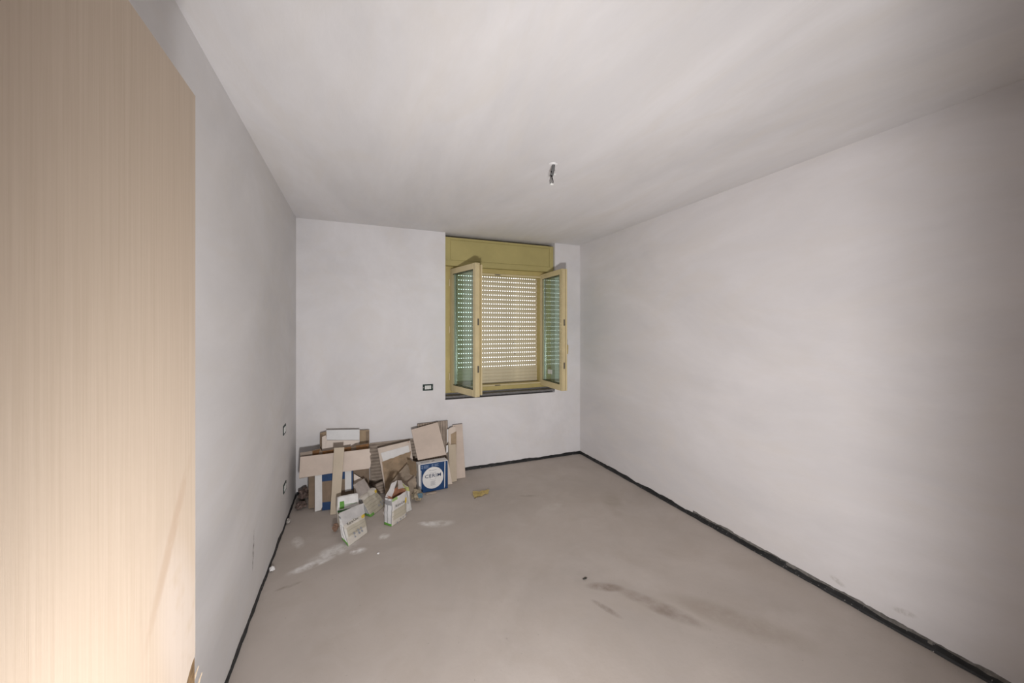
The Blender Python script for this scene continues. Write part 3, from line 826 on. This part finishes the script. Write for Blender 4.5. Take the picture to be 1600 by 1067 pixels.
def std_print(topw=.72, side_flip=False):
    def f(fid, u, v2):
        if fid in ('front',):
            if v2 > topw: return WHT
            if .80 < u < .98 and topw - .14 < v2 < topw - .02: return YEL
            if v2 > topw - .16: return PALE
            if v2 < .24: return PALE
            if int(v2 * 30) % 4 == 0 and .12 < u < .9: return (.40, .365, .30)
            if u < .10: return (.66, .64, .60)
            return BEI
        if fid in ('left', 'right'):
            if v2 < .10: return GRN
            if .82 < v2 < .94 and .15 < u < .9: return GRY
            if u < .14 or .42 < u < .50: return GRY if v2 < .62 else WHT
            return WHT
        if fid == 'bottom': return GRN if u < .35 else PALE
        return WHT if fid == 'top' else PALE
    return f

def decal_frame(BL, BR, TL, TR, a, bb_, off):
    BL, BR, TL, TR = [Vector(q) for q in (BL, BR, TL, TR)]
    exx = (BR - BL).normalized(); up = (TL - BL)
    nrm = exx.cross(up).normalized()
    p = BL.lerp(BR, a).lerp(TL.lerp(TR, a), bb_) + nrm * off
    return frame(p, exx, up)

def icons(parent, C4, bulge, spots, s=.016):
    bm = bmesh.new()
    for (a, bb_, k_) in spots:
        M = decal_frame(*C4, a, bb_, bulge)
        b2 = bmesh.new()
        if k_ == 'd': bmesh.ops.create_circle(b2, cap_ends=True, radius=s * .6, segments=10)
        elif k_ == 't': bmesh.ops.create_circle(b2, cap_ends=True, radius=s * .7, segments=3)
        else: bmesh.ops.create_grid(b2, x_segments=1, y_segments=1, size=s * .5)
        for v_ in list(b2.verts): v_.co = M @ v_.co
        me_ = bpy.data.meshes.new('t'); b2.to_mesh(me_); b2.free(); bm.from_mesh(me_); bpy.data.meshes.remove(me_)
    obj('printed_icons', bm, M_inkgrey, parent, kind='stuff')

def bag(label, C4, depth, colf, seed, word=None, wpos=(.40, .62), bulge=.016, **kw):
    t = thing('mortar_bag', label, 'bag')
    bm, P = bag_mesh(*C4, depth, colf, seed, bulge, **kw)
    obj('paper_sack', bm, M_bag, t)
    if word:
        M = decal_frame(*C4, wpos[0], wpos[1], bulge + .007)
        text_mesh('lettering', word, .030, M, M_black, t, 'CENTER', 1.0)
    return t

# front bag, leaning back, folded white top
CA = ((-.063, 3.043, .0), (.074, 3.196, .0), (-.128, 3.225, .165), (.036, 3.328, .165))
tA = bag('half folded mortar bag nearest the camera, white flap on top', CA, (-.045, .06, .03), std_print(.70), 1.0, 'Kera-Lite', (.36, .62), bulge=.012, wr=.008, pinch=.75)
icons(tA, CA, .020, [(.30, .13, 't'), (.30, .24, 's'), (.52, .16, 'd'), (.66, .16, 's'), (.50, .26, 's'), (.64, .27, 'd')])
# small folded bag behind it
def print_b(fid, u, v2):
    if fid == 'front':
        if .10 < u < .30 and .60 < v2 < .86: return GRN
        if .16 < u < .24 and .68 < v2 < .79: return PALE
        if .30 < u < .92 and .70 < v2 < .75: return (.33, .42, .30)
        if v2 < .50: return (.30, .25, .17)
        if v2 < .57: return DKG
        return WHT
    return WHT if fid == 'top' else PALE
CB = ((-.145, 3.38, .0), (.012, 3.39, .0), (-.158, 3.462, .200), (.004, 3.472, .205))
bag('small rolled mortar bag with green square, wedged behind the nearest bag', CB, (-.012, .030, .0), print_b, 2.0, bulge=.008, wr=.007)
# leaning bag on the right of it
CC = ((.106, 3.446, .0), (.238, 3.633, .0), (.028, 3.488, .155), (.155, 3.658, .155))
def print_c(fid, u, v2):
    if fid == 'left':
        if v2 < .16: return GRN
        return GRY if (u < .16 or .42 < u < .52) else (.62, .63, .65)
    if fid == 'front':
        if v2 < .14 and u < .22: return GRN
        if u > .80 and .84 < v2 < .97: return YEL
        if v2 > .86: return PALE
        if int(v2 * 30) % 5 == 0 and u < .9: return (.38, .345, .28)
        return BEI
    return PALE
tC = bag('leaning mortar bag with a raised open flap beside the rolled bag', CC, (-.042, .045, .0), print_c, 3.0, bulge=.012, wr=.009)
icons(tC, CC, .020, [(.55, .24, 's'), (.72, .30, 'd'), (.86, .30, 's'), (.74, .18, 's'), (.88, .17, 'd')])
def flap(parent, pts, nx_, ny_, seed, amp, mat, name='paper_flap'):
    TL_, TR_, BR_, BL_ = [Vector(q) for q in pts]
    bm = bmesh.new(); g = []
    for j in range(ny_ + 1):
        row = []
        for i in range(nx_ + 1):
            u, v2 = i / nx_, j / ny_
            p = TL_.lerp(TR_, u).lerp(BL_.lerp(BR_, u), v2)
            p = p + Vector((noise.noise(p * 20 + Vector((seed, 0, 0))), noise.noise(p * 20 + Vector((0, seed, 0))), .6 * noise.noise(p * 20 + Vector((0, 0, seed))))) * amp
            p.z = max(p.z, .003)
            row.append(bm.verts.new(p))
        g.append(row)
    for j in range(ny_):
        for i in range(nx_): bm.faces.new((g[j][i], g[j][i + 1], g[j + 1][i + 1], g[j + 1][i]))
    bmesh.ops.solidify(bm, geom=list(bm.faces), thickness=.001)
    bmesh.ops.recalc_face_normals(bm, faces=bm.faces)
    return obj(name, bm, mat, parent)
M_bagw = simple('white_bag_paper', (.84, .82, .81), .6, .08, 15, bmp=.2)
M_bagp = simple('pale_bag_paper', (.70, .64, .60), .65, .1, 15, bmp=.2)
M_bagin = simple('orange_brown_lining', (.56, .29, .18), .85, .15, 15, bmp=.2)
flap(tC, ((-.038, 3.585, .245), (.052, 3.700, .250), (.115, 3.640, .150), (.015, 3.500, .145)), 10, 10, 4.0, .007, M_bagp)
flap(tA, ((-.136, 3.225, .182), (.040, 3.325, .184), (.054, 3.278, .120), (-.104, 3.150, .112)), 10, 8, 6.0, .004, M_bagw)
# upright open bag, orange lining
CD = ((.255, 3.215, .0), (.385, 3.331, .0), (.262, 3.232, .215), (.392, 3.345, .225))
def print_d(fid, u, v2):
    if fid == 'left':
        if v2 < .11: return GRN
        if .78 < v2 < .94: return GRY
        return GRY if (u < .14 or .50 < u < .58) else (.68, .68, .69)
    if fid == 'front':
        if v2 > .90 and u < .34: return (.28, .42, .14)
        if u > .84 and .58 < v2 < .78: return YEL
        if v2 > .56: return (.62, .60, .58)
        if v2 < .20: return PALE
        if int(v2 * 30) % 5 == 0: return (.42, .39, .31)
        return BEI if u > .10 else PALE
    return PALE
tD = bag('upright torn open mortar bag with orange brown lining showing', CD, (-.055, .060, .0), print_d, 5.0, 'Kera-Lite', (.45, .70), bulge=.010, open_top=True, wr=.006)
icons(tD, CD, .016, [(.28, .07, 's'), (.50, .12, 'd'), (.68, .13, 't'), (.86, .15, 's')], .013)
# lining: inner walls of the mouth
bD = [Vector(q) for q in CD]; dD = Vector((-.055, .060, 0))
inl = [bD[2] + Vector((.004, .004, -.004)), bD[3] + Vector((-.004, .000, -.012)), bD[3] + dD * .92, bD[2] + dD * .92]
bm = bmesh.new()
ctr = sum(inl, Vector()) / 4
ring0 = []; ring1 = []
for s_ in range(4):
    for f_ in range(5):
        q = inl[s_].lerp(inl[(s_ + 1) % 4], f_ / 5)
        hi = .0 if s_ == 0 else (.030 if s_ == 2 else .018)
        ring0.append(bm.verts.new(q + (ctr - q) * .06 + Vector((0, 0, hi + .004 * noise.noise(q * 40)))))
        ring1.append(bm.verts.new(q + (ctr - q) * .22 + Vector((0, 0, -.10))))
k = len(ring0)
for i in range(k): bm.faces.new((ring0[i], ring0[(i + 1) % k], ring1[(i + 1) % k], ring1[i]))
bm.faces.new(ring1)
bmesh.ops.solidify(bm, geom=list(bm.faces), thickness=.001)
obj('lining', bm, M_bagin, tD)
flap(tD, ((.262, 3.300, .325), (.310, 3.330, .330), (.262, 3.262, .225), (.212, 3.288, .220)), 8, 8, 3.0, .006, M_bagw)
flap(tD, ((.318, 3.385, .315), (.352, 3.400, .295), (.378, 3.385, .235), (.322, 3.375, .235)), 8, 8, 9.0, .012, M_bagp)
# bag behind, seen at its right
CE = ((.378, 3.405, .0), (.447, 3.440, .0), (.360, 3.455, .245), (.418, 3.475, .200))
def print_e(fid, u, v2):
    if fid == 'front':
        if v2 > .80: return (.45, .47, .16)
        if .45 < u < .60 and v2 > .3: return GRY
        return (.58, .57, .55)
    return PALE
bag('narrow mortar bag tucked behind the open one, green printed top', CE, (-.03, .06, .0), print_e, 7.0, bulge=.012)

# ------------------------------------------------------------------ scraps and litter
def lump(name, label, cat, loc, size, mat, seed, rough=.45, sub=3, col=None):
    bm = bmesh.new(); bmesh.ops.create_icosphere(bm, subdivisions=sub, radius=1)
    for v_ in bm.verts:
        q = v_.co.copy()
        k_ = 1 + rough * (noise.noise(q * 1.6 + Vector((seed, 0, 0))) - .9 * abs(noise.noise(q * 3.3 + Vector((0, seed, 0)))))
        v_.co = Vector((q.x * size[0], q.y * size[1], q.z * size[2])) * k_
    lo = min(v_.co.z for v_ in bm.verts)
    for v_ in bm.verts: v_.co.z -= lo - .001
    o = obj(name, bm, mat, None, label=label, category=cat); o.location = loc
    return o
M_dirty = simple('dirty_brown_plastic', (.16, .115, .10), .5, .45, 20, bmp=.4, bscale=25)
M_wrap = simple('dirty_wrapper', (.30, .25, .18), .5, .6, 30, bmp=.3)
M_bluep = simple('pale_blue_print', (.20, .33, .42), .5, .15, 30)
M_yel = simple('yellow_paper', (.80, .65, .29), .7, .12, 20, bmp=.3)
M_rubble = simple('mortar_rubble', (.42, .39, .36), .95, .2, 30, bmp=.4)
M_brownr = simple('brown_rubble', (.27, .17, .12), .95, .3, 30, bmp=.4)
lump('crumpled_bag', 'larger dark crumpled plastic bag heaped in the left corner', 'bag', (-.485, 4.06, 0), (.05, .07, .05), M_dirty, 3.0, .5)
lump('crumpled_wrapper', 'small dark wrapper scrap on the floor before the corner heap', 'wrapper', (-.475, 3.86, 0), (.050, .05, .03), M_dirty, 6.0, .6)
wr_ = thing('crumpled_wrapper', 'crumpled wrapper with pale blue patch before the blue carton', 'wrapper', (.515, 3.60, 0))
o = lump('w', '', '', (0, 0, 0), (.055, .045, .055), M_wrap, 12.0, .55); o.name = 'crumpled_film'; o.parent = wr_
del o['label']; del o['category']
f_ = flap(wr_, ((-.005, -.052, .095), (.040, -.040, .092), (.038, -.050, .045), (.004, -.056, .050)), 5, 5, 2.0, .008, M_bluep, 'blue_patch')
obj('cardboard_strip', bevel(bx(bmesh.new(), -.05, .05, -.015, .015, .001, .014), .002), M_taupe, None, label='flat brown strip lying on the floor under the blue carton', category='cardboard').location = (.665, 3.715, 0)
lump('rubble_piece', 'brown crumb of rubble left of the nearest mortar bag', 'rubble', (-.165, 3.31, 0), (.022, .03, .03), M_brownr, 5.0)
lump('rubble_piece', 'tiny white plaster chip at the foot of the left wall', 'rubble', (-.530, 2.93, 0), (.016, .02, .014), M_patch, 7.0)
lump('rubble_piece', 'small dark chip lying alone on the open floor', 'rubble', (1.357, 2.067, 0), (.016, .006, .004), M_black, 8.0)
lump('rubble_piece', 'small grey rubble lump at the left wall close to the pile', 'rubble', (-.535, 3.60, 0), (.016, .03, .02), M_rubble, 9.0)
lump('rubble_piece', 'pale crumb on the floor between the bags and the camera', 'rubble', (.135, 2.86, 0), (.008, .008, .006), M_patch, 10.0)
lump('rubble_piece', 'pale plaster crumb between leaning bag and upright open bag', 'rubble', (.222, 3.43, 0), (.022, .022, .022), M_bagp, 14.0)
yl = thing('yellow_paper', 'torn crumpled yellow paper lying on the open floor', 'paper', (0, 0, 0))
flap(yl, ((1.04, 3.575, .014), (1.115, 3.56, .018), (1.145, 3.475, .008), (1.025, 3.450, .006)), 10, 8, 5.0, .016, M_yel, 'sheet')
flap(yl, ((1.10, 3.545, .020), (1.215, 3.555, .022), (1.185, 3.500, .012), (1.10, 3.478, .010)), 10, 8, 8.0, .018, M_yel, 'fold')
